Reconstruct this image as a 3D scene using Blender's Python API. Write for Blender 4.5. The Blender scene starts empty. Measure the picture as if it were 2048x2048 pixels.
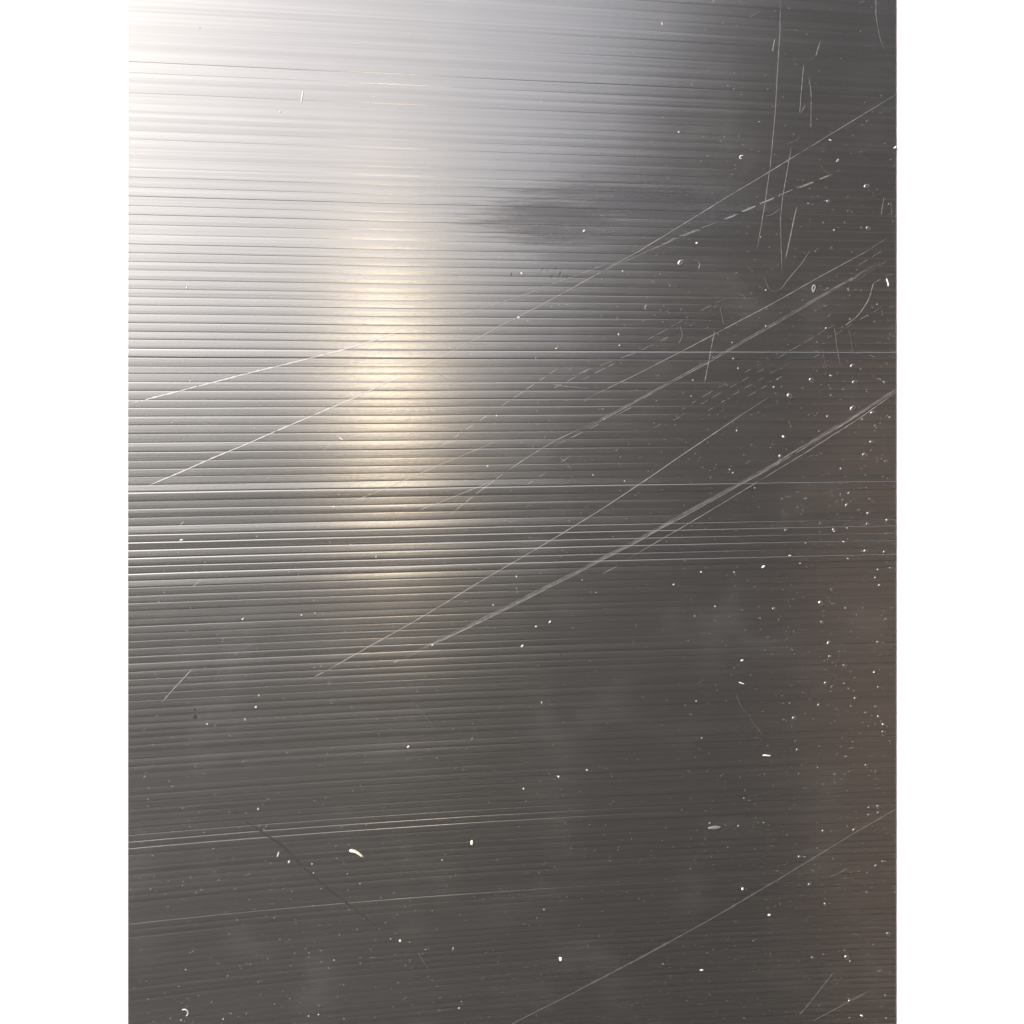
import bpy, math, random
import numpy as np
from mathutils import Vector

# ------------------------------------------------------------------ camera, sky, sun, exposure
scene = bpy.context.scene
COL = scene.collection
S = 1e-4                                   # metres of sheet per unit of the layout grid (0.1 mm)
CAM_D = 0.30                               # camera to sheet

cam_d = bpy.data.cameras.new('camera')
cam = bpy.data.objects.new('camera', cam_d)
COL.objects.link(cam)
cam.location = (0, -CAM_D, 0)
cam.rotation_euler = (math.pi / 2, 0, 0)
cam_d.sensor_width = 36.0
cam_d.lens = 36.0 * CAM_D / (2048 * S)
cam_d.clip_start = 0.005
cam_d.clip_end = 500.0
scene.camera = cam

SUN_EL, SUN_AZ = math.radians(34), math.radians(53)      # azimuth to the camera's left of straight behind it
world = bpy.data.worlds.new('World')
scene.world = world
world.use_nodes = True
wn = world.node_tree
bg = wn.nodes['Background']
sky = wn.nodes.new('ShaderNodeTexSky')
sky.sky_type = 'NISHITA'
sky.sun_disc = False
sky.sun_elevation = SUN_EL
sky.sun_rotation = math.pi + SUN_AZ
sky.air_density = 0.22
sky.dust_density = 7.0
sky.ozone_density = 1.0
wn.links.new(sky.outputs[0], bg.inputs[0])
bg.inputs[1].default_value = 0.15

sun_d = bpy.data.lights.new('sun', 'SUN')
sun_d.energy = 2.0
sun_d.angle = math.radians(0.5)
sun_d.color = (1.0, 0.96, 0.9)
sun = bpy.data.objects.new('sun', sun_d)
COL.objects.link(sun)
sdir = Vector((-math.sin(SUN_AZ) * math.cos(SUN_EL), -math.cos(SUN_AZ) * math.cos(SUN_EL), math.sin(SUN_EL)))
sun.rotation_euler = sdir.to_track_quat('Z', 'Y').to_euler()
sun.location = (-1, -2, 3)

scene.view_settings.view_transform = 'Standard'
scene.view_settings.look = 'None'
scene.view_settings.exposure = 1.06
scene.view_settings.gamma = 1.0
scene.render.engine = 'CYCLES'

rng = np.random.default_rng(7)
random.seed(7)

# ------------------------------------------------------------------ helpers
def px(x, y, h=0.0):
    """grid position on the sheet (x right, y down, h out of the sheet, all in grid units) to metres"""
    return ((x - 1024) * S, -h * S, (1024 - y) * S)


def tag(o, label=None, cat=None, group=None, kind=None):
    if label: o['label'] = label
    if cat: o['category'] = cat
    if group: o['group'] = group
    if kind: o['kind'] = kind
    return o


def mesh_obj(name, verts, faces, mat, parent=None, smooth=True, uvs=None):
    me = bpy.data.meshes.new(name)
    me.from_pydata(verts, [], faces)
    if uvs is not None:
        lay = me.uv_layers.new(name='UVMap')
        idx = np.empty(len(me.loops), dtype=np.int32)
        me.loops.foreach_get('vertex_index', idx)
        lay.data.foreach_set('uv', np.asarray(uvs, dtype=np.float32)[idx].ravel())
    if smooth:
        me.polygons.foreach_set('use_smooth', [True] * len(me.polygons))
    me.materials.append(mat)
    me.update()
    o = bpy.data.objects.new(name, me)
    COL.objects.link(o)
    if parent: o.parent = parent
    return o


def box_mesh(x0, x1, y0, y1, z0, z1):
    v = [(x, y, z) for x in (x0, x1) for y in (y0, y1) for z in (z0, z1)]
    f = [(0, 1, 3, 2), (4, 6, 7, 5), (0, 4, 5, 1), (2, 3, 7, 6), (0, 2, 6, 4), (1, 5, 7, 3)]
    return v, f


def new_mat(name):
    m = bpy.data.materials.new(name)
    m.use_nodes = True
    nt = m.node_tree
    return m, nt, nt.nodes['Principled BSDF']


def node(nt, typ, **kw):
    n = nt.nodes.new(typ)
    for k, v in kw.items():
        setattr(n, k, v)
    return n


def mapped(nt, scale, loc=(0, 0, 0), rot=(0, 0, 0)):
    tc = node(nt, 'ShaderNodeTexCoord')
    mp = node(nt, 'ShaderNodeMapping')
    mp.inputs['Scale'].default_value = scale
    mp.inputs['Location'].default_value = loc
    mp.inputs['Rotation'].default_value = rot
    nt.links.new(tc.outputs['Object'], mp.inputs[0])
    return mp.outputs[0]


def math_n(nt, op, a, b=None, clamp=False):
    n = node(nt, 'ShaderNodeMath', operation=op, use_clamp=clamp)
    for i, v in enumerate((a, b)):
        if v is None: continue
        if isinstance(v, (int, float)): n.inputs[i].default_value = v
        else: nt.links.new(v, n.inputs[i])
    return n.outputs[0]


def ramp(nt, src, p0, p1, v0=0.0, v1=1.0):
    n = node(nt, 'ShaderNodeMapRange', interpolation_type='SMOOTHSTEP')
    nt.links.new(src, n.inputs[0])
    n.inputs[1].default_value, n.inputs[2].default_value = p0, p1
    n.inputs[3].default_value, n.inputs[4].default_value = v0, v1
    return n.outputs[0]


def noise(nt, vec, detail=3.0, rough=0.55, scale=1.0):
    n = node(nt, 'ShaderNodeTexNoise')
    n.inputs['Scale'].default_value = scale
    n.inputs['Detail'].default_value = detail
    n.inputs['Roughness'].default_value = rough
    nt.links.new(vec, n.inputs['Vector'])
    return n.outputs[0]


# ------------------------------------------------------------------ materials
def sheet_material():
    m, nt, b = new_mat('dark_ribbed_plastic')
    L = nt.links.new
    # grain drawn out along the ribs
    uvm = node(nt, 'ShaderNodeUVMap', uv_map='UVMap')

    def along(su, sv):
        mp = node(nt, 'ShaderNodeMapping')
        mp.inputs['Scale'].default_value = (su, sv, 1)
        L(uvm.outputs[0], mp.inputs[0])
        return mp.outputs[0]
    streak = noise(nt, along(2600, 22), 4.0, 0.6)
    fine = noise(nt, along(5200, 900), 2.0, 0.6)
    grit = noise(nt, mapped(nt, (3800, 1, 3800)), 2.0, 0.6)
    # hand smudges: blotches with their own shape
    warp = noise(nt, mapped(nt, (60, 1, 800)), 4.0, 0.65)
    tc = node(nt, 'ShaderNodeTexCoord')
    sp = node(nt, 'ShaderNodeSeparateXYZ')
    L(tc.outputs['Object'], sp.inputs[0])

    def blotch(x, y, rx, ry, soft=0.75):
        dx = math_n(nt, 'DIVIDE', math_n(nt, 'SUBTRACT', sp.outputs[0], (x - 1024) * S), rx * S)
        dz = math_n(nt, 'DIVIDE', math_n(nt, 'SUBTRACT', sp.outputs[2], (1024 - y) * S), ry * S)
        d = math_n(nt, 'SQRT', math_n(nt, 'ADD', math_n(nt, 'MULTIPLY', dx, dx), math_n(nt, 'MULTIPLY', dz, dz)))
        d = math_n(nt, 'ADD', d, math_n(nt, 'MULTIPLY', math_n(nt, 'SUBTRACT', warp, 0.5), 2.2))
        d = math_n(nt, 'ADD', d, math_n(nt, 'MULTIPLY', math_n(nt, 'SUBTRACT', streak, 0.5), 1.4))
        return ramp(nt, d, 1.0 + soft * 0.3, 1.0 - soft, 0.0, 1.0)
    sm = math_n(nt, 'MAXIMUM', blotch(1120, 435, 185, 60), math_n(nt, 'MULTIPLY', blotch(1300, 405, 300, 58), 0.9))
    sm = math_n(nt, 'MAXIMUM', sm, math_n(nt, 'MULTIPLY', blotch(1140, 515, 75, 16), 0.45))
    film = math_n(nt, 'MULTIPLY', ramp(nt, noise(nt, mapped(nt, (60, 1, 60), (3, 0, 1)), 5.0, 0.65), 0.48, 0.75), 1.0)
    # colour of the plastic
    cr = node(nt, 'ShaderNodeMix', data_type='RGBA')
    cr.inputs[6].default_value = (0.458, 0.471, 0.449, 1)
    cr.inputs[7].default_value = (0.25, 0.257, 0.257, 1)
    L(sm, cr.inputs[0])
    pig = noise(nt, along(800, 2.5), 3.0, 0.7)
    hs = node(nt, 'ShaderNodeHueSaturation')
    L(cr.outputs[2], hs.inputs['Color'])
    L(ramp(nt, pig, 0.3, 0.7, 0.92, 1.07), hs.inputs['Value'])
    L(hs.outputs[0], b.inputs['Base Color'])
    met = math_n(nt, 'SUBTRACT', 0.978, math_n(nt, 'MULTIPLY', film, 0.02))
    L(met, b.inputs['Metallic'])
    r = math_n(nt, 'ADD', 0.19, math_n(nt, 'MULTIPLY', math_n(nt, 'SUBTRACT', streak, 0.5), 0.07))
    r = math_n(nt, 'ADD', r, math_n(nt, 'MULTIPLY', sm, 0.10))
    L(r, b.inputs['Roughness'])
    L(math_n(nt, 'ADD', 0.24, math_n(nt, 'MULTIPLY', film, 0.3)), b.inputs['Coat Weight'])
    b.inputs['Coat Roughness'].default_value = 0.46
    b.inputs['Coat IOR'].default_value = 1.5
    b.inputs['Anisotropic'].default_value = 0.64
    tg = node(nt, 'ShaderNodeTangent', direction_type='UV_MAP', uv_map='UVMap')
    L(tg.outputs[0], b.inputs['Tangent'])
    h = math_n(nt, 'ADD', math_n(nt, 'MULTIPLY', streak, 1.0), math_n(nt, 'MULTIPLY', fine, 0.35))
    h = math_n(nt, 'ADD', h, math_n(nt, 'MULTIPLY', grit, 0.55))
    bp = node(nt, 'ShaderNodeBump')
    bp.inputs['Strength'].default_value = 1.0
    bp.inputs['Distance'].default_value = 4.5e-6
    L(h, bp.inputs['Height'])
    L(bp.outputs[0], b.inputs['Normal'])
    L(bp.outputs[0], b.inputs['Coat Normal'])
    return m


def matte(name, col, rough=0.7, var=0.25, scale=3000.0):
    m, nt, b = new_mat(name)
    n = noise(nt, mapped(nt, (scale, scale, scale)), 3.0)
    mx = node(nt, 'ShaderNodeMix', data_type='RGBA')
    mx.inputs[6].default_value = tuple(c * (1 - var) for c in col) + (1,)
    mx.inputs[7].default_value = tuple(min(1.0, c * (1 + var)) for c in col) + (1,)
    nt.links.new(n, mx.inputs[0])
    nt.links.new(mx.outputs[2], b.inputs['Base Color'])
    b.inputs['Roughness'].default_value = rough
    return m


M_SHEET = sheet_material()
M_BACK = matte('sheet_back_plastic', (0.045, 0.044, 0.043), 0.5, 0.15, 800)
M_BACKDROP = matte('white_backdrop_paint', (0.88, 0.88, 0.87), 0.8, 0.02, 300)
M_SCR = matte('scuffed_plastic', (0.215, 0.213, 0.21), 0.42, 0.3, 2500)
M_SCR.node_tree.nodes['Principled BSDF'].inputs['Metallic'].default_value = 0.55
M_SCR_SOFT = matte('faintly_scuffed_plastic', (0.155, 0.153, 0.15), 0.42, 0.25, 2500)
M_SCR_SOFT.node_tree.nodes['Principled BSDF'].inputs['Metallic'].default_value = 0.7
M_DARK = matte('dark_rubbed_plastic', (0.026, 0.026, 0.026), 0.8, 0.2, 1500)
M_DARK.node_tree.nodes['Principled BSDF'].inputs['Specular IOR Level'].default_value = 0.25
M_DUST = matte('pale_dust', (0.52, 0.515, 0.50), 0.8, 0.15, 6000)
M_DULL = matte('grey_dust', (0.24, 0.235, 0.225), 0.8, 0.3, 6000)
M_CREAM = matte('cream_crumb', (0.72, 0.68, 0.55), 0.8, 0.25, 5000)


def bead_material():
    m, nt, b = new_mat('clear_dried_bead')
    n = noise(nt, mapped(nt, (2500, 2500, 2500)), 2.0)
    mx = node(nt, 'ShaderNodeMix', data_type='RGBA')
    mx.inputs[6].default_value = (0.26, 0.257, 0.253, 1)
    mx.inputs[7].default_value = (0.36, 0.357, 0.35, 1)
    nt.links.new(n, mx.inputs[0])
    nt.links.new(mx.outputs[2], b.inputs['Base Color'])
    b.inputs['Roughness'].default_value = 0.22
    b.inputs['Metallic'].default_value = 0.88
    return m


M_BEAD = bead_material()

# ------------------------------------------------------------------ the wall behind, the ground, what the sheet mirrors
v, f = box_mesh(-1.6, 1.6, 0.00026, 0.14, -1.25, 1.3)  # white backdrop added to fill the blank side margins
tag(mesh_obj('white_backdrop', v, f, M_BACKDROP, smooth=False), 'added white wall behind the dark ribbed sheet', 'backdrop')


def ground_material():
    m, nt, b = new_mat('asphalt')
    n = noise(nt, mapped(nt, (90, 90, 90)), 5.0, 0.7)
    mx = node(nt, 'ShaderNodeMix', data_type='RGBA')
    mx.inputs[6].default_value = (0.026, 0.026, 0.027, 1)
    mx.inputs[7].default_value = (0.045, 0.044, 0.043, 1)
    nt.links.new(n, mx.inputs[0])
    nt.links.new(mx.outputs[2], b.inputs['Base Color'])
    b.inputs['Roughness'].default_value = 0.9
    b.inputs['Specular IOR Level'].default_value = 0.0
    return m


GROUND = -1.2
mesh_obj('ground', [(-200, -300, GROUND), (200, -300, GROUND), (200, 20, GROUND), (-200, 20, GROUND)],
         [(0, 1, 2, 3)], ground_material(), smooth=False)['kind'] = 'structure'


# unseen dark rise added to darken the lower part of the reflection
hv, hf, nH = [], [], 180
for i in range(nH):
    hx = -130 + 260 * i / (nH - 1)
    top = 4.4 + 3.6 * min(1.0, max(0.0, (hx + 17) / 14)) + 0.5 * math.sin(i * 0.35) + 0.35 * math.sin(i * 0.95 + 1) + rng.uniform(-0.2, 0.2)
    for yy, zz in ((-56, GROUND - 0.2), (-60, top - 0.8), (-64, top), (-80, GROUND - 0.2)):
        hv.append((hx, yy, zz))
for i in range(nH - 1):
    for c in range(3):
        hf.append((i * 4 + c, i * 4 + c + 1, i * 4 + c + 5, i * 4 + c + 4))
M_RISE = matte('added_rise_green', (0.04, 0.045, 0.03), 0.9, 0.4, 2)
mesh_obj('added_rise', hv, hf, M_RISE)['kind'] = 'structure'


def block_material():
    m, nt, b = new_mat('block_dark_brown')
    n = noise(nt, mapped(nt, (40, 40, 1.5)), 4.0, 0.6)
    mx = node(nt, 'ShaderNodeMix', data_type='RGBA')
    mx.inputs[6].default_value = (0.07, 0.064, 0.058, 1)
    mx.inputs[7].default_value = (0.115, 0.105, 0.095, 1)
    nt.links.new(n, mx.inputs[0])
    nt.links.new(mx.outputs[2], b.inputs['Base Color'])
    b.inputs['Roughness'].default_value = 0.75
    return m


def mirror_pt(D, x, y):
    """the place whose mirror image shows at grid position (x, y), at D metres from the mirrored eye"""
    return (D * (x - 1024) * S / CAM_D, -(D - CAM_D), D * (1024 - y) * S / CAM_D)


# unseen steep dark hut added behind the camera to darken the reflection on the right
M_BLOCK = block_material()
D_H = 3.0
prof = [mirror_pt(D_H, 905, 2235), mirror_pt(D_H, 870, 960), mirror_pt(D_H, 1085, 520), mirror_pt(D_H, 1490, -250),
        mirror_pt(D_H, 1640, -800), mirror_pt(D_H, 2600, 700), mirror_pt(D_H, 2600, 2235)]
prof = [(p[0], p[1], max(p[2], GROUND)) for p in prof]
n = len(prof)
vv = prof + [(p[0], p[1] - 2.5, p[2]) for p in prof]
ff = [tuple(range(n))] + [tuple(range(2 * n - 1, n - 1, -1))] + [(i, i + n, (i + 1) % n + n, (i + 1) % n) for i in range(n)]
block = mesh_obj('added_dark_block', vv, ff, M_BLOCK, smooth=False)
block['kind'] = 'structure'
da, db = mirror_pt(D_H - 0.03, 1640, 700), mirror_pt(D_H - 0.03, 2500, 2235)  # unseen brown panel, put in to tint the lower right reflection
v, f = box_mesh(da[0], db[0], da[1] - 0.029, da[1], GROUND + 0.02, da[2])
mesh_obj('added_brown_panel', v, f, matte('brown_panel_paint', (0.31, 0.215, 0.165), 0.6, 0.15, 6), block, smooth=False)


def lamp():
    m, nt, b = new_mat('lit_frosted_glass')
    b.inputs['Base Color'].default_value = (0.9, 0.8, 0.6, 1)
    b.inputs['Emission Color'].default_value = (1.0, 0.78, 0.56, 1)
    b.inputs['Emission Strength'].default_value = 12.0
    c = Vector(mirror_pt(2.9, 772, 722))
    root = bpy.data.objects.new('wall_lamp', None)
    COL.objects.link(root)
    root.location = c
    tag(root, 'warm lit lamp mirrored as a soft glow in the ribbed sheet', 'lamp')
    vs, fs, seg = [], [], 20
    pr = [(0.0, 0.075), (0.016, 0.07), (0.03, 0.052), (0.04, 0.02), (0.041, -0.012), (0.032, -0.045), (0.018, -0.062), (0.0, -0.067)]
    for r, z in pr:
        for k in range(seg):
            a = 2 * math.pi * k / seg
            vs.append((r * math.cos(a), r * math.sin(a), z))
    for i in range(len(pr) - 1):
        for k in range(seg):
            fs.append((i * seg + k, i * seg + (k + 1) % seg, (i + 1) * seg + (k + 1) % seg, (i + 1) * seg + k))
    mesh_obj('glass_shade', vs, fs, m, root)
    iron = matte('black_iron', (0.03, 0.03, 0.03), 0.5, 0.2, 200)
    v1, f1 = box_mesh(-0.05, 0.05, -0.05, 0.05, 0.076, 0.09)
    v2, f2 = box_mesh(0.0, 0.24, -0.012, 0.012, 0.091, 0.112)
    mesh_obj('cap', v1, f1, iron, root, smooth=False)
    mesh_obj('bracket', v2, f2, iron, root, smooth=False)


lamp()

# ------------------------------------------------------------------ the ribbed sheet
X0, X1 = 256.0, 1792.0
YT, YB = -230.0, 2290.0
NX = 49
GX = np.linspace(X0, X1, NX)

# the ribs fan and bow slightly: slope field fitted to the run of the ribs
d = np.array([(513, 131, .046), (513, 703, .0105), (513, 1156, -.0356), (513, 1680, -.0785),
              (1020, 155, .048), (1020, 707, .002), (1020, 1140, -.0273), (1020, 1642, -.0595),
              (1536, 183, .05), (1536, 707, 0.0), (1536, 1123, -.0186), (1536, 1616, -.0405)])


def basis(x, y):
    X, Y = (x - 1024) / 768.0, (y - 1024) / 1024.0
    return np.stack([np.ones_like(X), X, Y, X * Y, Y * Y, X * Y * Y], -1)


coef = np.linalg.lstsq(basis(d[:, 0], d[:, 1]), d[:, 2], rcond=None)[0]


def rib_line(y0):
    ys, y = [y0], y0
    for i in range(NX - 1):
        dx = GX[i + 1] - GX[i]
        s1 = float(basis(np.array(GX[i]), np.array(y)) @ coef)
        s2 = float(basis(np.array(GX[i + 1]), np.array(y + s1 * dx)) @ coef)
        y += 0.5 * (s1 + s2) * dx
        ys.append(y)
    return np.array(ys)


lines, y = [], YT
while y < YB:
    lines.append(rib_line(y) + np.interp(GX, np.linspace(X0, X1, 12), rng.normal(0, 0.22, 12)))
    p = (4.44 - 0.000497 * (y - 250)) ** 2 * 0.985
    y += p * float(np.clip(rng.normal(1.0, 0.055), 0.85, 1.16))
lines = np.array(lines)
NR = len(lines) - 1

# cross-section of each rib: tilt (degrees, up positive) from its upper to its lower edge
NT = 18
TT = np.concatenate([[0, 0.035, 0.075, 0.14], np.linspace(0.22, 0.78, NT - 8), [0.86, 0.92, 0.96, 1.0]])
bright_at = [(1280, 708, 15), (1280, 972, 15), (1280, 1060, 17), (1280, 1077, 19), (1280, 1091, 13), (1280, 1121, 16),
             (760, 1629, 12), (760, 1646, 14), (760, 1657, 16), (760, 1806, 11), (500, 1076, 12), (500, 1093, 13), (500, 1130, 10)]
dark_at = [(256, 988, 20), (256, 1118, 17), (256, 1133, 16), (256, 1166, 20), (256, 701, 12), (1280, 722, 16), (300, 123, 10),
           (1400, 173, 14), (1400, 192, 12), (1400, 410, 13), (1280, 1043, 17), (1280, 1081, 18), (900, 1139, 16)]


def rib_at(x, y):
    col = np.array([np.interp(x, GX, l) for l in lines])
    return int(np.clip(np.searchsorted(col, y) - 1, 0, NR - 1))


extra_b, extra_d = {}, {}
for x, y, a in bright_at: extra_b[rib_at(x, y + 3)] = a * (1.0 if y < 1300 else 0.75)
for x, y, a in dark_at: extra_d[rib_at(x, y - 3)] = a * (1.6 if y > 450 else 0.75)

H = np.zeros((NR, NT))
for k in range(NR):
    ym = float(lines[k].mean())
    g = float(np.interp(ym, [0, 300, 600, 1150, 1500, 2048], [0.42, 0.5, 0.85, 0.95, 1.3, 1.7]))
    A = float(np.clip(rng.normal(0.95, 0.3), 0.35, 1.7)) * g
    off = rng.normal(0, 0.45)
    top = extra_b.get(k, float(np.clip(rng.normal(3.0, 1.3), 0.8, 6.5)) * g * float(np.interp(ym, [1150, 1500], [1.0, 0.45])))
    mid = 0.5 * (TT[1:] + TT[:-1])
    tilt = A * (1 - 2 * mid) + off + rng.normal(0, 0.36, NT - 1)
    bot = extra_d.get(k, float(np.clip(rng.normal(9.5, 3.8), 2.5, 19)) * g * float(np.interp(ym, [1150, 1500], [1.0, 0.8])))
    hard = float(np.interp(ym, [250, 650, 1150, 1600], [0.35, 1.0, 1.0, 0.6])) if k not in extra_d else 1.0
    tilt = tilt + top * (np.where(mid < 0.08, 1, 0) * hard + 0.25 * np.exp(-mid / 0.12))
    tilt = tilt - bot * (np.where(mid > 0.96, 1, 0) * hard + 0.45 * np.exp(-(1 - mid) / 0.09))
    st = np.tan(np.radians(tilt)) * np.diff(TT)
    # the flanks of the groove close the profile
    body = (mid >= 0.08) & (mid <= 0.96)
    st[body] -= st.sum() * (np.diff(TT)[body] / np.diff(TT)[body].sum()) * 0.75
    st[mid > 0.96] -= st.sum() / (mid > 0.96).sum()
    H[k, 1:] = np.cumsum(st)
    H[k, -1] = 0.0

root = bpy.data.objects.new('ribbed_sheet', None)
COL.objects.link(root)
root.location = (0, 0, (1024 - lines[-1].min()) * S)
tag(root, 'dark grey finely ribbed plastic sheet, scratched and dusty, on a white wall', 'sheet')
root_inv = root.location.copy()


def child_of_sheet(o):
    o.parent = root
    o.location = -root_inv
    return o


gf = np.linspace(0, 1, NT)
for k in range(NR):
    a, b2 = lines[k], lines[k + 1]
    pitch = b2 - a
    vs, uv = [], []
    for j in range(NT):
        yy = a + pitch * TT[j]
        hh = H[k, j] * pitch
        for i in range(NX):
            vs.append(px(GX[i], yy[i], hh[i]))
            uv.append(((k + TT[j]) * 0.00155, (GX[i] - 1024) * S))
    fs = [(j * NX + i, (j + 1) * NX + i, (j + 1) * NX + i + 1, j * NX + i + 1) for j in range(NT - 1) for i in range(NX - 1)]
    child_of_sheet(mesh_obj('rib', vs, fs, M_SHEET, uvs=uv))

# the solid body behind the ribs
bv, bf = [], []
for i in range(NX):
    for (yy, yd) in ((lines[0][i], 0.06), (lines[0][i], 2.4), (lines[-1][i], 2.4), (lines[-1][i], 0.06)):
        q = px(GX[i], yy)
        bv.append((q[0], yd * S, q[2]))
for i in range(NX - 1):
    for c in range(4):
        bf.append((i * 4 + c, i * 4 + (c + 1) % 4, (i + 1) * 4 + (c + 1) % 4, (i + 1) * 4 + c))
bf += [(0, 1, 2, 3), ((NX - 1) * 4 + 3, (NX - 1) * 4 + 2, (NX - 1) * 4 + 1, (NX - 1) * 4)]
child_of_sheet(mesh_obj('backing', bv, bf, M_BACK, smooth=False))

# fast lookup of the sheet's relief
YS = np.arange(-230, 2290, 8.0)


def relief(x, y):
    i = min(max((x - X0) / (X1 - X0) * (NX - 1), 0), NX - 1.001)
    i0 = int(i); fr = i - i0
    col = lines[:, i0] * (1 - fr) + lines[:, i0 + 1] * fr
    k = int(min(max(np.searchsorted(col, y) - 1, 0), NR - 1))
    pch = col[k + 1] - col[k]
    t = min(max((y - col[k]) / pch, 0), 1)
    return float(np.interp(t, TT, H[k])) * pch, t, k


# ------------------------------------------------------------------ scratches: raised burrs that follow the relief
def scratch(pts, w=1.6, soft=False, dash=0.0, strands=((0, 1),), name='scratch', mat=None, lift=0.25, taper=0.12, label=None, wob=0.35):
    """pts in grid units; dash: share of each rib, from its groove, that the scratch skips"""
    pts = np.array(pts, float)
    # smooth path
    seg = np.hypot(*np.diff(pts, axis=0).T)
    s = np.concatenate([[0], np.cumsum(seg)])
    tot = s[-1]
    nS = max(6, int(tot / 2.5))
    q = np.linspace(0, tot, nS)
    P = np.stack([np.interp(q, s, pts[:, 0]), np.interp(q, s, pts[:, 1])], 1)
    if len(pts) > 2:
        ker = np.ones(9) / 9
        Pp = np.pad(P, ((4, 4), (0, 0)), mode='edge')
        Ps = np.stack([np.convolve(Pp[:, c], ker, 'valid') for c in range(2)], 1)
        Ps[:5], Ps[-5:] = P[:5], P[-5:]
        P = Ps
    T = np.gradient(P, axis=0)
    T /= np.maximum(np.hypot(T[:, 0], T[:, 1]), 1e-9)[:, None]
    N = np.stack([-T[:, 1], T[:, 0]], 1)
    if mat is None: w *= 0.58
    vs, fs = [], []
    for off, ws in strands:
        lowf = np.interp(q, np.linspace(0, tot, max(3, int(tot / 35))), rng.normal(1, 0.22, max(3, int(tot / 35))))
        jig = np.interp(q, np.linspace(0, tot, max(3, int(tot / 60))), rng.normal(0, wob, max(3, int(tot / 60))))
        fine_w = np.clip(np.interp(q, np.arange(0, tot + 9, 6.0), rng.normal(0.95, 0.38, len(np.arange(0, tot + 9, 6.0)))), 0.12, 1.6)
        prev, kk0 = None, -1
        skip_rib = False
        for i in range(nS):
            u = q[i] / tot
            e = min(1.0, min(u, 1 - u) / taper + 0.12)
            x, yy = P[i] + N[i] * (off + jig[i])
            if not (X0 <= x <= X1):
                prev = None
                continue
            h, t, k = relief(x, yy)
            if k != kk0:
                kk0 = k
                skip_rib = dash > 0 and rng.random() < 0.22
                d0, d1 = rng.uniform(0.2, 0.75), rng.uniform(0.25, 0.85)
            ww = 0.5 * w * ws * max(0.2, lowf[i]) * e * fine_w[i]
            if dash > 0:
                if skip_rib or t < dash * d0 or t > 1 - dash * d1:
                    prev = None
                    continue
            else:
                ww *= 0.75 + 0.35 * math.sin(math.pi * t)
            base = len(vs)
            for c, dh in ((-ww, 0.02), (0, lift), (ww, 0.02)):
                hx, hy = x + N[i][0] * c, yy + N[i][1] * c
                vs.append(px(hx, hy, relief(hx, hy)[0] + 0.12 + dh))
            if prev is not None:
                for c in range(2):
                    fs.append((prev + c, prev + c + 1, base + c + 1, base + c))
            prev = base
    if not fs: return None
    o = child_of_sheet(mesh_obj(name, vs, fs, mat or (M_SCR_SOFT if soft else M_SCR)))
    if label: o['label'] = label
    return o


scratch([(1840, 160), (1280, 501), (1154, 571), (1034, 635), (900, 704), (845, 731)], 2.0, label='longest scratch, running down from the upper right edge')
M_SCR_LIT = matte('lit_scuffed_plastic', (0.42, 0.415, 0.41), 0.45, 0.12, 2500)  # lighter copy of the scuff colour, painting in the bright reflection on the left
M_SCR_LIT.node_tree.nodes['Principled BSDF'].inputs['Metallic'].default_value = 0.45
scratch([(800, 752), (718, 792), (600, 842), (450, 906), (296, 972)], 1.7, mat=M_SCR_LIT, label='pale straight scratch on the left side')
scratch([(261, 807), (336, 788), (471, 753), (535, 738), (603, 721), (718, 691), (790, 666)], 2.1, mat=M_SCR_LIT, label='pale bent scratch reaching the left edge')
scratch([(900, 634), (932, 626), (1000, 605), (1040, 593), (1099, 570), (1148, 552), (1218, 527)], 1.7)
scratch([(1140, 552), (1200, 545), (1255, 515)], 1.2, soft=True)
scratch([(1681, 342), (1626, 365), (1587, 380), (1549, 396), (1479, 427), (1439, 445), (1355, 476), (1307, 498)], 2.8, dash=0.22, strands=((0, 1), (1.8, 0.6)), label='broad broken scratch of short smeared strokes')
scratch([(1355, 476), (1290, 505), (1200, 545)], 2.2, soft=True)
scratch([(1777, 474), (1737, 500), (1694, 524), (1549, 604), (1415, 676), (1280, 746), (1201, 784), (1170, 799)], 1.9)
scratch([(1762, 525), (1716, 552), (1549, 649), (1415, 726), (1280, 800), (1196, 844), (1150, 866)], 1.5, strands=((0, 1), (3.4, 0.75)))
scratch([(1158, 858), (1110, 881), (1061, 911), (1016, 941)], 2.0)
scratch([(1008, 947), (973, 972), (911, 1020), (898, 1029)], 1.5, dash=0.12)
scratch([(1280, 806), (1180, 856), (1100, 896)], 1.2, dash=0.25)
scratch([(989, 884), (889, 925), (833, 951), (760, 981), (705, 1003)], 1.9)
scratch([(981, 964), (954, 975), (874, 1007), (834, 1022)], 1.7)
scratch([(1536, 795), (1511, 812), (1345, 923), (1280, 968), (1201, 1020), (1110, 1076), (975, 1155), (900, 1201), (827, 1244), (770, 1275), (656, 1340)], 2.5, label='bright clean scratch from mid right down to the lower left')
scratch([(650, 1343), (624, 1356), (598, 1371)], 1.6, dash=0.2)
scratch([(1860, 737), (1684, 850), (1587, 907), (1522, 946), (1388, 1019), (1280, 1080), (1150, 1148), (1029, 1209), (935, 1256), (808, 1316)], 1.8,
        strands=((-1.4, 0.85), (1.3, 0.8), (4.0, 0.45)), label='thick triple scratch crossing the right half')
scratch([(800, 1319), (787, 1326)], 1.6)
scratch([(1850, 745), (1721, 838), (1533, 955), (1428, 1019), (1280, 1106), (1242, 1128)], 1.5, strands=((2, 1),))
scratch([(1236, 1132), (1205, 1148)], 1.3)
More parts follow.
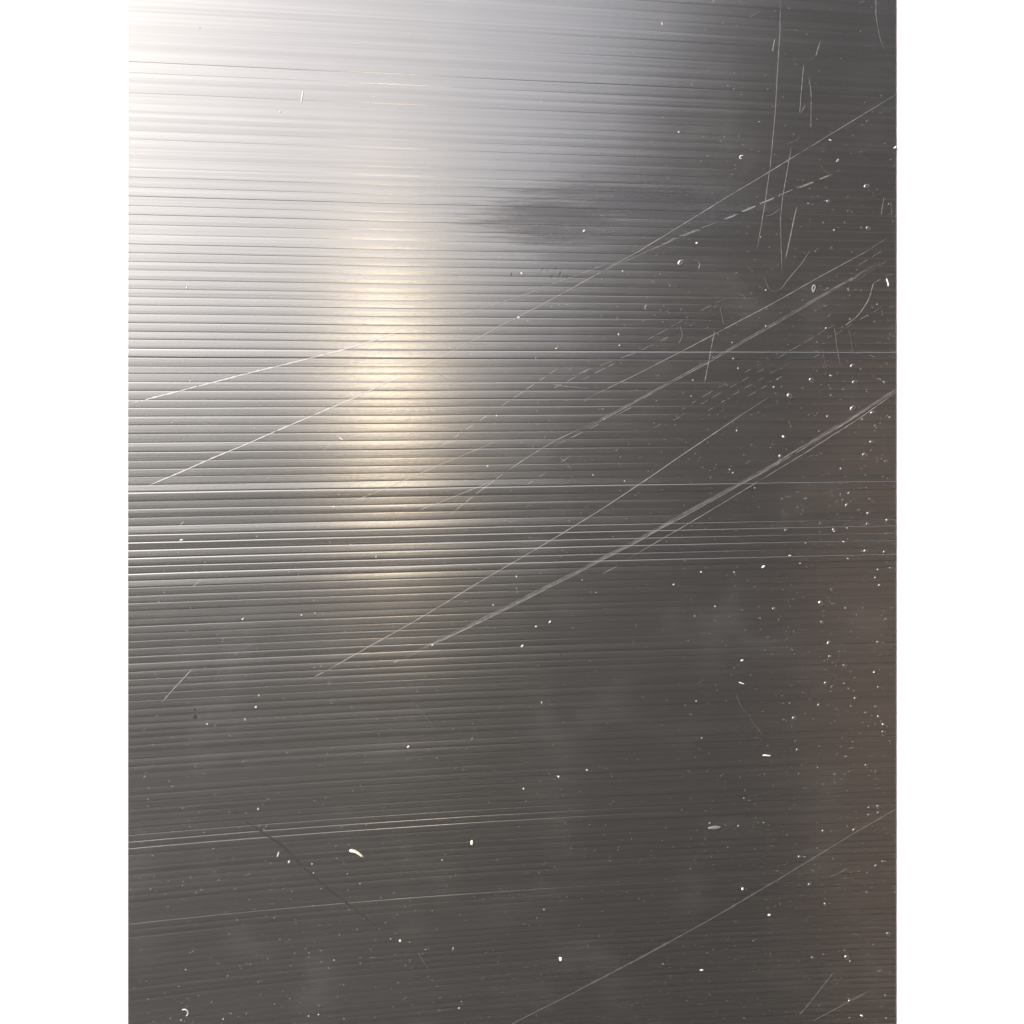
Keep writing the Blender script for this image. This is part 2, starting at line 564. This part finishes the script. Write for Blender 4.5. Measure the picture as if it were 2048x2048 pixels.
scratch([(1870, 1573), (1711, 1665), (1549, 1763), (1415, 1842), (1280, 1916), (1137, 1991), (1010, 2055)], 4.2, soft=True, label='wide faint scuff across the lower right corner')
scratch([(1738, 1983), (1625, 2042)], 4.0, soft=True)
scratch([(1694, 1738), (1662, 1754)], 3.0, soft=True)
scratch([(1668, 1944), (1600, 2030)], 5.0, soft=True)
scratch([(1748, 566), (1738, 600), (1716, 632), (1690, 651)], 1.7, label='short curved scratch near the right edge')
scratch([(1762, 558), (1748, 566)], 1.3)
scratch([(1429, 661), (1409, 766)], 1.5)
scratch([(1441, 614), (1447, 648)], 1.2, soft=True)
scratch([(1594, 413), (1587, 441), (1571, 519)], 1.9)
scratch([(1583, 296), (1565, 396), (1561, 441), (1564, 543)], 1.4, soft=True)
scratch([(1560, 0), (1560, 65), (1555, 151), (1549, 242), (1541, 336), (1530, 409), (1514, 498)], 1.5, soft=True)
scratch([(1607, 129), (1599, 231), (1611, 210)], 1.3, soft=True)
scratch([(1618, 155), (1622, 183), (1622, 261)], 1.3, soft=True)
scratch([(1752, -20), (1752, 32), (1759, 73), (1767, 97)], 1.6, soft=True)
scratch([(1620, 500), (1603, 527), (1576, 559), (1563, 578), (1546, 586), (1538, 581), (1528, 554)], 1.4, soft=True, label='hooked scratch beside the long diagonal')
scratch([(390, 1332), (323, 1404)], 1.7)
scratch([(403, 1157), (385, 1174)], 1.3)
scratch([(368, 1043), (358, 1052)], 1.2)
scratch([(1127, 729), (878, 896)], 1.5, dash=0.35, label='dashed scratch that skips from rib to rib')
scratch([(1140, 913), (1025, 989)], 1.7, dash=0.35)
scratch([(1524, 726), (1380, 808), (1304, 859)], 1.5, soft=True, dash=0.45)
scratch([(1545, 728), (1423, 796), (1330, 852)], 1.4, soft=True, dash=0.45)
scratch([(1579, 726), (1480, 782), (1400, 832)], 1.3, soft=True, dash=0.5)
scratch([(1673, 647), (1619, 679), (1565, 711), (1468, 766)], 1.3, soft=True, dash=0.3)
scratch([(1662, 695), (1560, 755), (1440, 825)], 1.2, soft=True, dash=0.55)
scratch([(1476, 583), (1441, 602), (1385, 630), (1326, 663), (1280, 688)], 1.3, soft=True, dash=0.2)
scratch([(1390, 645), (1326, 680), (1270, 706), (1183, 738), (1121, 769), (1061, 799)], 1.3, dash=0.35)
scratch([(1230, 726), (1165, 760)], 1.3, dash=0.25)
scratch([(1200, 726), (1150, 752)], 1.2, dash=0.25)
scratch([(1775, 495), (1730, 522), (1690, 548)], 1.2, soft=True, dash=0.35)
scratch([(1788, 512), (1745, 540), (1700, 570)], 1.2, soft=True, dash=0.35)
scratch([(1772, 610), (1700, 650), (1640, 690)], 1.2, soft=True, dash=0.5)
scratch([(1472, 1387), (1482, 1414), (1525, 1470)], 1.5, soft=True)
scratch([(1120, 915), (1132, 925), (1142, 937)], 1.1)
scratch([(1104, 768), (1130, 773), (1180, 777)], 1.1)
scratch([(1387, 519), (1396, 522), (1399, 530), (1397, 538)], 1.6)
scratch([(1360, 651), (1366, 672), (1358, 687)], 1.3, soft=True)
scratch([(1645, 700), (1652, 735)], 1.2, soft=True)
scratch([(1668, 650), (1673, 690), (1680, 730)], 1.2, soft=True)
scratch([(1697, 660), (1706, 705)], 1.1, soft=True)
scratch([(1738, 395), (1780, 380), (1786, 450), (1790, 500)], 1.2, soft=True, dash=0.3)
scratch([(1768, 395), (1762, 430)], 1.2, soft=True)
scratch([(1640, 330), (1655, 348)], 1.3, soft=True)
scratch([(1490, 407), (1510, 428)], 1.3, soft=True)
scratch([(1560, 418), (1545, 430), (1531, 432)], 1.1, soft=True)
scratch([(1549, 78), (1545, 103)], 1.6)
scratch([(1641, 80), (1632, 112)], 1.2, soft=True)
scratch([(1432, -5), (1425, 8)], 1.4)
scratch([(1520, 22), (1497, 36)], 1.1, soft=True)
scratch([(825, 1400), (870, 1455)], 1.1, soft=True)
scratch([(640, 906), (700, 862)], 1.2, soft=True)
scratch([(865, 738), (912, 772)], 1.1, soft=True)
scratch([(838, 1910), (858, 1940)], 1.3, soft=True)
scratch([(484, 1636), (519, 1660), (565, 1692), (600, 1727), (632, 1757), (690, 1805), (760, 1860)], 4.0, mat=M_DARK, wob=1.2, name='rub_mark', label='dark slanting rub mark near the pale fibre', lift=0.05)
scratch([(640, 1765), (660, 1785)], 4.0, mat=M_DARK, name='rub_mark', dash=0.3, lift=0.05)
scratch([(390, 1406), (391, 1467)], 5.0, mat=M_DARK, name='rub_mark', dash=0.3, lift=0.05)
scratch([(1118, 1303), (1128, 1316)], 3.0, mat=M_DARK, name='rub_mark', lift=0.05)
for x, y in ((1078, 546), (1084, 539), (1095, 540), (1103, 553), (1119, 548), (1121, 543), (1127, 552), (1023, 549), (1135, 553), (1111, 536)):
    scratch([(x - 1.5, y + 3.5), (x + 1.5, y - 3.5)], 1.6, mat=M_DARK, name='pit', lift=0.02)

# ------------------------------------------------------------------ bits lying on the sheet
def blob_data(name, seed, mat, flat=0.5, rough=0.3, sub=2):
    import bmesh
    bm = bmesh.new()
    bmesh.ops.create_icosphere(bm, subdivisions=sub, radius=1.0)
    r = np.random.default_rng(seed)
    dirs = r.normal(0, 1, (5, 3)); dirs /= np.linalg.norm(dirs, axis=1)[:, None]
    amp = r.uniform(-rough, rough, 5)
    for vv_ in bm.verts:
        c = np.array(vv_.co)
        g = 1 + sum(a * max(0, float(c @ dd)) ** 2 for a, dd in zip(amp, dirs))
        vv_.co = Vector((c[0] * g, c[1] * g * flat, c[2] * g))
    me = bpy.data.meshes.new(name)
    bm.to_mesh(me); bm.free()
    me.polygons.foreach_set('use_smooth', [True] * len(me.polygons))
    me.materials.append(mat)
    return me


DUST = [blob_data('dust_speck', 20 + i, M_DUST, 0.55, 0.55, 1) for i in range(6)]
DULL = [blob_data('dust_speck', 40 + i, M_DULL, 0.45, 0.55, 1) for i in range(4)]


def place(name, me, x, y, w, l, ang, h=None):
    """rest a blob of width w and length l (grid units) on the relief, long axis turned ANG degrees from upright"""
    o = bpy.data.objects.new(name, me)
    COL.objects.link(o)
    t = min(w, l) * 0.5
    o.location = px(x, y, relief(x, y)[0] + t * 0.45)
    o.scale = (w * 0.5 * S, t * S, l * 0.5 * S)
    o.rotation_euler = (0, math.radians(ang), 0)
    return o


def hair(name, pts, r0, r1, mat, label, cat):
    """a fibre lying on the sheet: a tapered tube along pts (grid units)"""
    pts = np.array(pts, float)
    s = np.concatenate([[0], np.cumsum(np.hypot(*np.diff(pts, axis=0).T))])
    nS = max(10, int(s[-1] / 1.5))
    q = np.linspace(0, s[-1], nS)
    P = np.stack([np.interp(q, s, pts[:, 0]), np.interp(q, s, pts[:, 1])], 1)
    for _ in range(3):
        P[1:-1] = 0.25 * P[:-2] + 0.5 * P[1:-1] + 0.25 * P[2:]
    c = P.mean(0)
    T = np.gradient(P, axis=0); T /= np.maximum(np.hypot(T[:, 0], T[:, 1]), 1e-9)[:, None]
    N = np.stack([-T[:, 1], T[:, 0]], 1)
    vs, fs, sg = [], [], 8
    bx = px(c[0], c[1], 0)
    for i in range(nS):
        u = i / (nS - 1)
        r = (r0 * (1 - u) + r1 * u) * (0.35 + 0.65 * min(1, min(u, 1 - u) / 0.12)) * (1 + 0.08 * math.sin(u * 23))
        for k in range(sg):
            a = 2 * math.pi * k / sg
            x, y = P[i] + N[i] * r * math.cos(a)
            q3 = px(x, y, relief(P[i][0], P[i][1])[0] + r * 0.8 + r * math.sin(a))
            vs.append((q3[0] - bx[0], q3[1] - bx[1], q3[2] - bx[2]))
    for i in range(nS - 1):
        for k in range(sg):
            fs.append((i * sg + k, i * sg + (k + 1) % sg, (i + 1) * sg + (k + 1) % sg, (i + 1) * sg + k))
    fs += [tuple(range(sg)), tuple((nS - 1) * sg + k for k in range(sg - 1, -1, -1))]
    o = mesh_obj(name, vs, fs, mat)
    o.location = bx
    return tag(o, label, cat)


hair('lint_fibre', [(699, 1701), (706, 1702), (713, 1704), (719, 1708), (726, 1714)], 3.2, 1.9, M_CREAM, 'thick curved cream fibre on the dark lower left', 'fibre')
hair('lint_fibre', [(364, 2020), (369, 2018), (374, 2020), (377, 2025), (375, 2030), (372, 2032)], 1.1, 1.0, M_DUST, 'thin white fibre curled like an open ring, bottom left', 'fibre')
hair('lint_fibre', [(1525, 1511), (1531, 1510), (1536, 1512), (1541, 1511)], 1.7, 1.1, M_DUST, 'short flat-lying white fibre on the lower right', 'fibre')
hair('lint_fibre', [(1477, 1364), (1482, 1366), (1488, 1368)], 0.8, 1.1, M_DUST, 'tiny slanting fibre above the flat-lying white one', 'fibre')
hair('lint_fibre', [(1486, 311), (1481, 311), (1478, 315), (1480, 318), (1484, 317)], 0.9, 0.8, M_DUST, 'hooked white fibre left of the longest scratch, upper right', 'fibre')
hair('lint_fibre', [(1773, 557), (1774, 563), (1777, 567), (1776, 573)], 1.3, 1.5, M_DUST, 'grey wavy fibre beside the curved scratch at the right edge', 'fibre')
hair('lint_fibre', [(1626, 585), (1624, 576), (1628, 569), (1631, 573), (1628, 581), (1626, 585)], 1.0, 0.9, M_DULL, 'faint loop of lint between two long diagonal scratches', 'fibre')
hair('lint_fibre', [(1672, 324), (1674, 319), (1678, 317), (1677, 321), (1672, 324)], 0.7, 0.7, M_DULL, 'tiny oval loop of lint below the longest scratch', 'fibre')
hair('lint_fibre', [(679, 875), (682, 878), (686, 879)], 0.9, 0.9, M_DUST, 'tiny curl of lint left of the warm glow', 'fibre')
hair('lint_fibre', [(1293, 610), (1289, 615), (1291, 619)], 0.7, 0.6, M_DULL, 'tiny bent hair between the crossing scratches', 'fibre')

big = [  # x, y, width, length, turn, material, name, label, category
    (604, 195, 3.0, 27, 8, 0, 'paint_sliver', 'upright white sliver in the bright upper left', 'sliver'),
    (556, 1709, 3.0, 13, 20, 0, 'paint_sliver', 'tilted white sliver left of the thick cream fibre', 'sliver'),
    (578, 1724, 3.6, 6, 25, 0, 'paint_chip', 'small white chip by the end of the tilted sliver', 'chip'),
    (1121, 1918, 9.5, 9, 30, 1, 'crumb', 'pale lobed crumb low on the dark sheet, bottom middle', 'crumb'),
    (944, 1685, 7.0, 12, 0, 1, 'crumb', 'drop shaped grey crumb on the dark lower middle', 'crumb'),
    (800, 1881, 5.2, 5.2, 0, 0, 'paint_chip', 'round white dot near the bottom, left of the lobed crumb', 'chip'),
    (1566, 873, 5.6, 5.2, 0, 0, 'paint_chip', 'round white dot between the bright scratch and the triple scratch', 'chip'),
    (1527, 1133, 5.0, 8.5, 55, 0, 'paint_chip', 'largest white flake on the right, below the triple scratch', 'flake'),
    (1580, 1111, 2.2, 7.5, 80, 0, 'paint_chip', 'flat white sliver right of the largest white flake', 'flake'),
    (1538, 1830, 5.0, 7.5, 75, 0, 'paint_chip', 'double white flake above the wide faint scuff', 'flake'),
    (1485, 1778, 4.5, 6, 10, 0, 'paint_chip', 'white flake up and left of the double white flake', 'flake'),
    (1723, 2031, 3.2, 8, 110, 0, 'paint_chip', 'slanted white flake in the bottom right corner', 'flake'),
    (1404, 1940, 2.8, 8.5, 85, 0, 'paint_chip', 'flat pale flake under the wide faint scuff', 'flake'),
    (1044, 1292, 3.2, 6.5, 55, 0, 'paint_chip', 'bright slanted flake under the lower end of the triple scratch', 'flake'),
    (1100, 1244, 3.2, 6.5, 35, 0, 'paint_chip', 'bright slanted flake right of and above its twin under the triple scratch', 'flake'),
    (817, 1493, 2.8, 6, 50, 0, 'paint_chip', 'slanted white flake alone on the dark middle left', 'flake'),
    (1484, 1321, 4.0, 7, 80, 0, 'paint_chip', 'pale flake above the tiny slanting fibre', 'flake'),
    (1347, 1169, 2.6, 5, 50, 0, 'paint_chip', 'small flake below the triple scratch, left of the largest flake', 'flake'),
    (363, 1080, 4.0, 7, 85, 0, 'paint_chip', 'oval white flake near the left edge', 'flake'),
    (486, 1237, 2.2, 7, 40, 0, 'paint_chip', 'slanted flake on the left below the grey bands', 'flake'),
    (1117, 1553, 4.2, 5, 0, 0, 'paint_chip', 'white dot above the pale band of the lower middle', 'chip'),
    (1047, 1577, 3.6, 4, 0, 0, 'paint_chip', 'smaller white dot left of the one above the pale band', 'chip'),
    (1476, 737, 5.5, 5, 60, 2, 'paint_chip', 'grey bead of grit among the dashed scratches', 'grit'),
    (1168, 462, 4.5, 5.5, 40, 0, 'paint_chip', 'white dot on the dark hand smudge', 'chip'),
    (1324, 47, 2.2, 8, -8, 0, 'paint_sliver', 'tiny upright sliver at the top, right of the bright area', 'sliver'),
    (1393, 486, 3.4, 5, 80, 0, 'paint_chip', 'white chip below the longest scratch, top right', 'chip'),
    (1668, 460, 4.0, 5, 30, 2, 'paint_chip', 'grey speck of grit between the upper right scratches', 'grit'),
    (1660, 280, 2.6, 7, 110, 0, 'paint_chip', 'pale flat flake touching the longest scratch', 'flake'),
    (1357, 264, 3.0, 5, 100, 0, 'paint_chip', 'small white chip left of the hooked fibre', 'chip'),
    (1043, 547, 3.4, 6, -35, 0, 'paint_chip', 'white chip beside the row of dark pits', 'chip'),
    (1037, 635, 3.0, 6, 100, 0, 'paint_chip', 'white chip lying on the longest scratch', 'chip'),
    (374, 575, 3.4, 4.5, -20, 0, 'paint_chip', 'white chip alone on the pale grey left side', 'chip'),
    (1790, 296, 5.0, 9, 35, 0, 'paint_chip', 'white flake stuck on the right edge of the sheet', 'flake'),
    (1428, 1656, 9.0, 30, 84, 2, 'smear', 'faint pale smear below the light bands, lower right', 'smear'),
    (518, 1391, 3.2, 4.4, 30, 0, 'paint_chip', 'upper of two white chips on the left, one above the other', 'chip'),
    (512, 1414, 3.2, 4.4, 40, 0, 'paint_chip', 'lower of two white chips on the left, one above the other', 'chip'),
]
for i, (x, y, w, l, a, mt, nm, lb, ct) in enumerate(big):
    me = blob_data(nm, 100 + i, (M_DUST, M_CREAM, M_DULL)[mt], 0.12 if nm == 'smear' else 0.5, 0.5, 2)
    if nm == 'smear': me.materials[0] = M_SCR
    tag(place(nm, me, x, y, w * 0.88, l * 0.88, a), lb, ct)

# the many specks: denser to the right and low down
seen = [(414, 1448), (490, 1439), (1083, 1405), (1468, 1144), (1392, 1402), (1403, 1476), (1326, 1928), (1527, 1645), (560, 224), (750, 194),
        (1616, 407), (1521, 474), (1531, 580), (1531, 652), (1466, 717), (1464, 685), (1555, 758), (1547, 774), (1385, 760), (1660, 751),
        (1473, 861), (1681, 937), (1459, 939), (1724, 838), (627, 1746), (516, 1618), (624, 1728), (1174, 1540), (884, 1720), (1088, 1819),
        (906, 1897), (851, 1899), (923, 2003), (918, 2016), (617, 2032), (637, 2029), (446, 2038), (362, 2040), (668, 1920), (667, 1013),
        (1186, 950), (1249, 962), (1208, 838), (1237, 669), (1245, 542), (1112, 697), (1071, 716), (975, 932), (630, 1226), (603, 1230),
        (752, 1114), (1033, 1153), (1033, 1177), (1192, 1185), (986, 1210), (1164, 1160), (1072, 1253), (865, 1290), (1600, 1127), (1695, 1117),
        (1389, 1232), (1430, 1213), (1402, 1144), (1694, 1056), (1668, 1063), (1611, 1086), (1690, 1216), (1755, 1139), (1750, 1155), (1758, 1170)]
spots = [(x, y, rng.uniform(1.6, 2.7)) for x, y in seen]
MARKS = [(b_[0], b_[1], b_[7]) for b_ in big if len(b_[7].split()) <= 8]
MARKS += [(713, 1705, 'thick curved cream fibre'), (371, 2025, 'thin white fibre curled like an open ring'),
          (1533, 1511, 'short flat-lying white fibre'), (1482, 314, 'hooked white fibre'), (1774, 565, 'grey wavy fibre at the right edge'),
          (682, 877, 'tiny curl of lint left of the warm glow'), (356, 1368, 'short slanting scratch on the left'),
          (1564, 543, 'foot of the long upright scratch'), (598, 1371, 'lower end of the bright clean scratch'),
          (787, 1326, 'lower end of the triple scratch'), (560, 1690, 'dark slanting rub mark'), (1690, 651, 'foot of the short curved scratch')]


def density(x, y):
    a = 0.10 + 0.9 * max(0, min(1, (x - 1250) / 420)) * max(0.15, min(1, (y - 150) / 500))
    b = 0.35 * max(0, min(1, (y - 1350) / 600))
    c = 0.30 * math.exp(-((x - 1250) / 260) ** 2 - ((y - 760) / 330) ** 2)
    return min(1, a + b + c)


while len(spots) < 260:
    x, y = rng.uniform(X0 + 4, X1 - 4), rng.uniform(2, 2046)
    if rng.random() < density(x, y):
        spots.append((x, y, float(np.clip(rng.gamma(1.8, 0.55), 0.8, 2.8))))
own = {}                                   # the speck nearest a mark on one side of it is told apart by that mark
for mx_, my_, words_ in MARKS:
    for side, ux, uy in (('to the left of', -1, 0), ('to the right of', 1, 0), ('above', 0, -1), ('below', 0, 1)):
        best = None
        for i, (x, y, sz) in enumerate(spots):
            al, ac = (x - mx_) * ux + (y - my_) * uy, abs((x - mx_) * uy) + abs((y - my_) * ux)
            if 8 < al < 150 and ac < al and (best is None or math.hypot(al, ac) < best[0]): best = (math.hypot(al, ac), i)
        if best and best[1] not in own:
            own[best[1]] = 'speck nearest ' + side + ' the ' + words_
for i, (x, y, sz) in enumerate(spots):
    pale = i < len(seen) or rng.random() < 0.22
    me = DUST[i % 6] if pale else DULL[i % 4]
    asp = rng.uniform(1.0, 1.9)
    o = place('dust_speck', me, x, y, sz, sz * asp, rng.choice([rng.uniform(20, 110), rng.uniform(-90, 90)]))
    tag(o, own.get(i, 'tiny dust speck away from the larger flakes and fibres'), 'speck', 'dust specks on the sheet')

# dried beads with a bright upper rim, mostly down the right edge
BEAD = []
for i in range(5):
    import bmesh
    vs, fs, sg = [], [], 14
    pr = [(1.0, 0.0), (0.93, 0.20), (0.78, 0.33), (0.52, 0.36), (0.25, 0.30)]
    wob = 1 + 0.12 * np.sin(np.arange(sg) / sg * 2 * math.pi * 2 + i) + rng.normal(0, 0.03, sg)
    for r, hgt in pr:
        for k in range(sg):
            a = 2 * math.pi * k / sg
            vs.append((r * wob[k] * math.cos(a), -hgt, r * wob[k] * math.sin(a)))
    vs.append((0, -0.27, 0))
    for q in range(len(pr) - 1):
        for k in range(sg):
            fs.append((q * sg + k, q * sg + (k + 1) % sg, (q + 1) * sg + (k + 1) % sg, (q + 1) * sg + k))
    for k in range(sg):
        fs.append(((len(pr) - 1) * sg + k, (len(pr) - 1) * sg + (k + 1) % sg, len(vs) - 1))
    me = bpy.data.meshes.new('dried_droplet')
    me.from_pydata(vs, [], fs)
    me.polygons.foreach_set('use_smooth', [True] * len(me.polygons))
    me.materials.append(M_BEAD)
    BEAD.append(me)
beads = [(1705, 732, 6), (1709, 765, 6), (1770, 765, 5), (1580, 793, 8), (1623, 761, 7), (1706, 818, 8), (1746, 826, 7), (1744, 885, 6), (1562, 914, 6),
         (1728, 911, 5), (1694, 1011, 5), (1737, 1027, 5), (1776, 1041, 5), (1669, 1061, 6), (1736, 1050, 6), (1733, 1104, 5), (1770, 1104, 5), (1732, 1103, 6),
         (1643, 1208, 8), (1645, 1246, 6), (1658, 1287, 6), (1548, 1218, 5), (1757, 1285, 5), (1690, 1333, 6), (1652, 1368, 6), (1638, 1411, 5),
         (1589, 1437, 6), (1768, 1450, 5), (1767, 1465, 5), (1757, 1615, 6), (1709, 1661, 6), (1753, 1732, 5), (1695, 1916, 8), (1626, 1917, 5), (1778, 1870, 8),
         (1700, 2003, 6), (1620, 1770, 6), (1735, 1785, 4), (1600, 1715, 5), (1647, 1664, 5), (1362, 526, 9), (1734, 373, 8), (1657, 403, 5), (1737, 457, 6)]
while len(beads) < 190:
    x, y = X1 - 5 - abs(rng.normal(0, 120)), rng.uniform(250, 2044)
    if x > 1480 and rng.random() < 0.4 + 0.6 * (y > 700):
        beads.append((x, y, float(np.clip(rng.gamma(3, 0.7), 1.0, 4.5))))
own = {}
for mx_, my_, words_ in MARKS:
    for side, ux, uy in (('to the left of', -1, 0), ('to the right of', 1, 0), ('above', 0, -1), ('below', 0, 1)):
        best = None
        for i, (x, y, r) in enumerate(beads):
            al, ac = (x - mx_) * ux + (y - my_) * uy, abs((x - mx_) * uy) + abs((y - my_) * ux)
            if 8 < al < 200 and ac < al and (best is None or math.hypot(al, ac) < best[0]): best = (math.hypot(al, ac), i)
        if best and best[1] not in own:
            own[best[1]] = 'dried droplet nearest ' + side + ' the ' + words_
for i, (x, y, r) in enumerate(beads):
    o = bpy.data.objects.new('dried_droplet', BEAD[i % 5])
    COL.objects.link(o)
    o.location = px(x, y, relief(x, y)[0] + 0.02)
    hgt = rng.uniform(0.25, 0.5)
    o.scale = (r * S * 0.72, r * S * 0.72 * hgt, r * S * 0.72 * rng.uniform(0.9, 1.15))
    tag(o, own.get(i, 'small round dried droplet toward the right edge, away from larger flakes'), 'droplet', 'dried droplets along the right edge')

# fine dust that nobody could count
fv, ff2 = [], []
cnt = 0
while cnt < 3000:
    x, y = rng.uniform(X0 + 2, X1 - 2), rng.uniform(0, 2048)
    if rng.random() > 0.12 + 0.88 * density(x, y): continue
    r = rng.uniform(0.35, 0.95)
    h = relief(x, y)[0]
    a = rng.uniform(0, 6.28)
    b0 = len(fv)
    for k in range(4):
        st = 1.5 if k % 2 == 0 else 0.7
        fv.append(px(x + r * st * math.cos(a + k * 1.571), y + r * st * math.sin(a + k * 1.571), h + 0.05))
    fv.append(px(x, y, h + r * 1.1))
    ff2 += [(b0 + k, b0 + (k + 1) % 4, b0 + 4) for k in range(4)]
    cnt += 1
tag(mesh_obj('fine_dust', fv, ff2, M_DULL, smooth=False), 'fine grey dust scattered over the ribbed sheet', 'dust', kind='stuff')
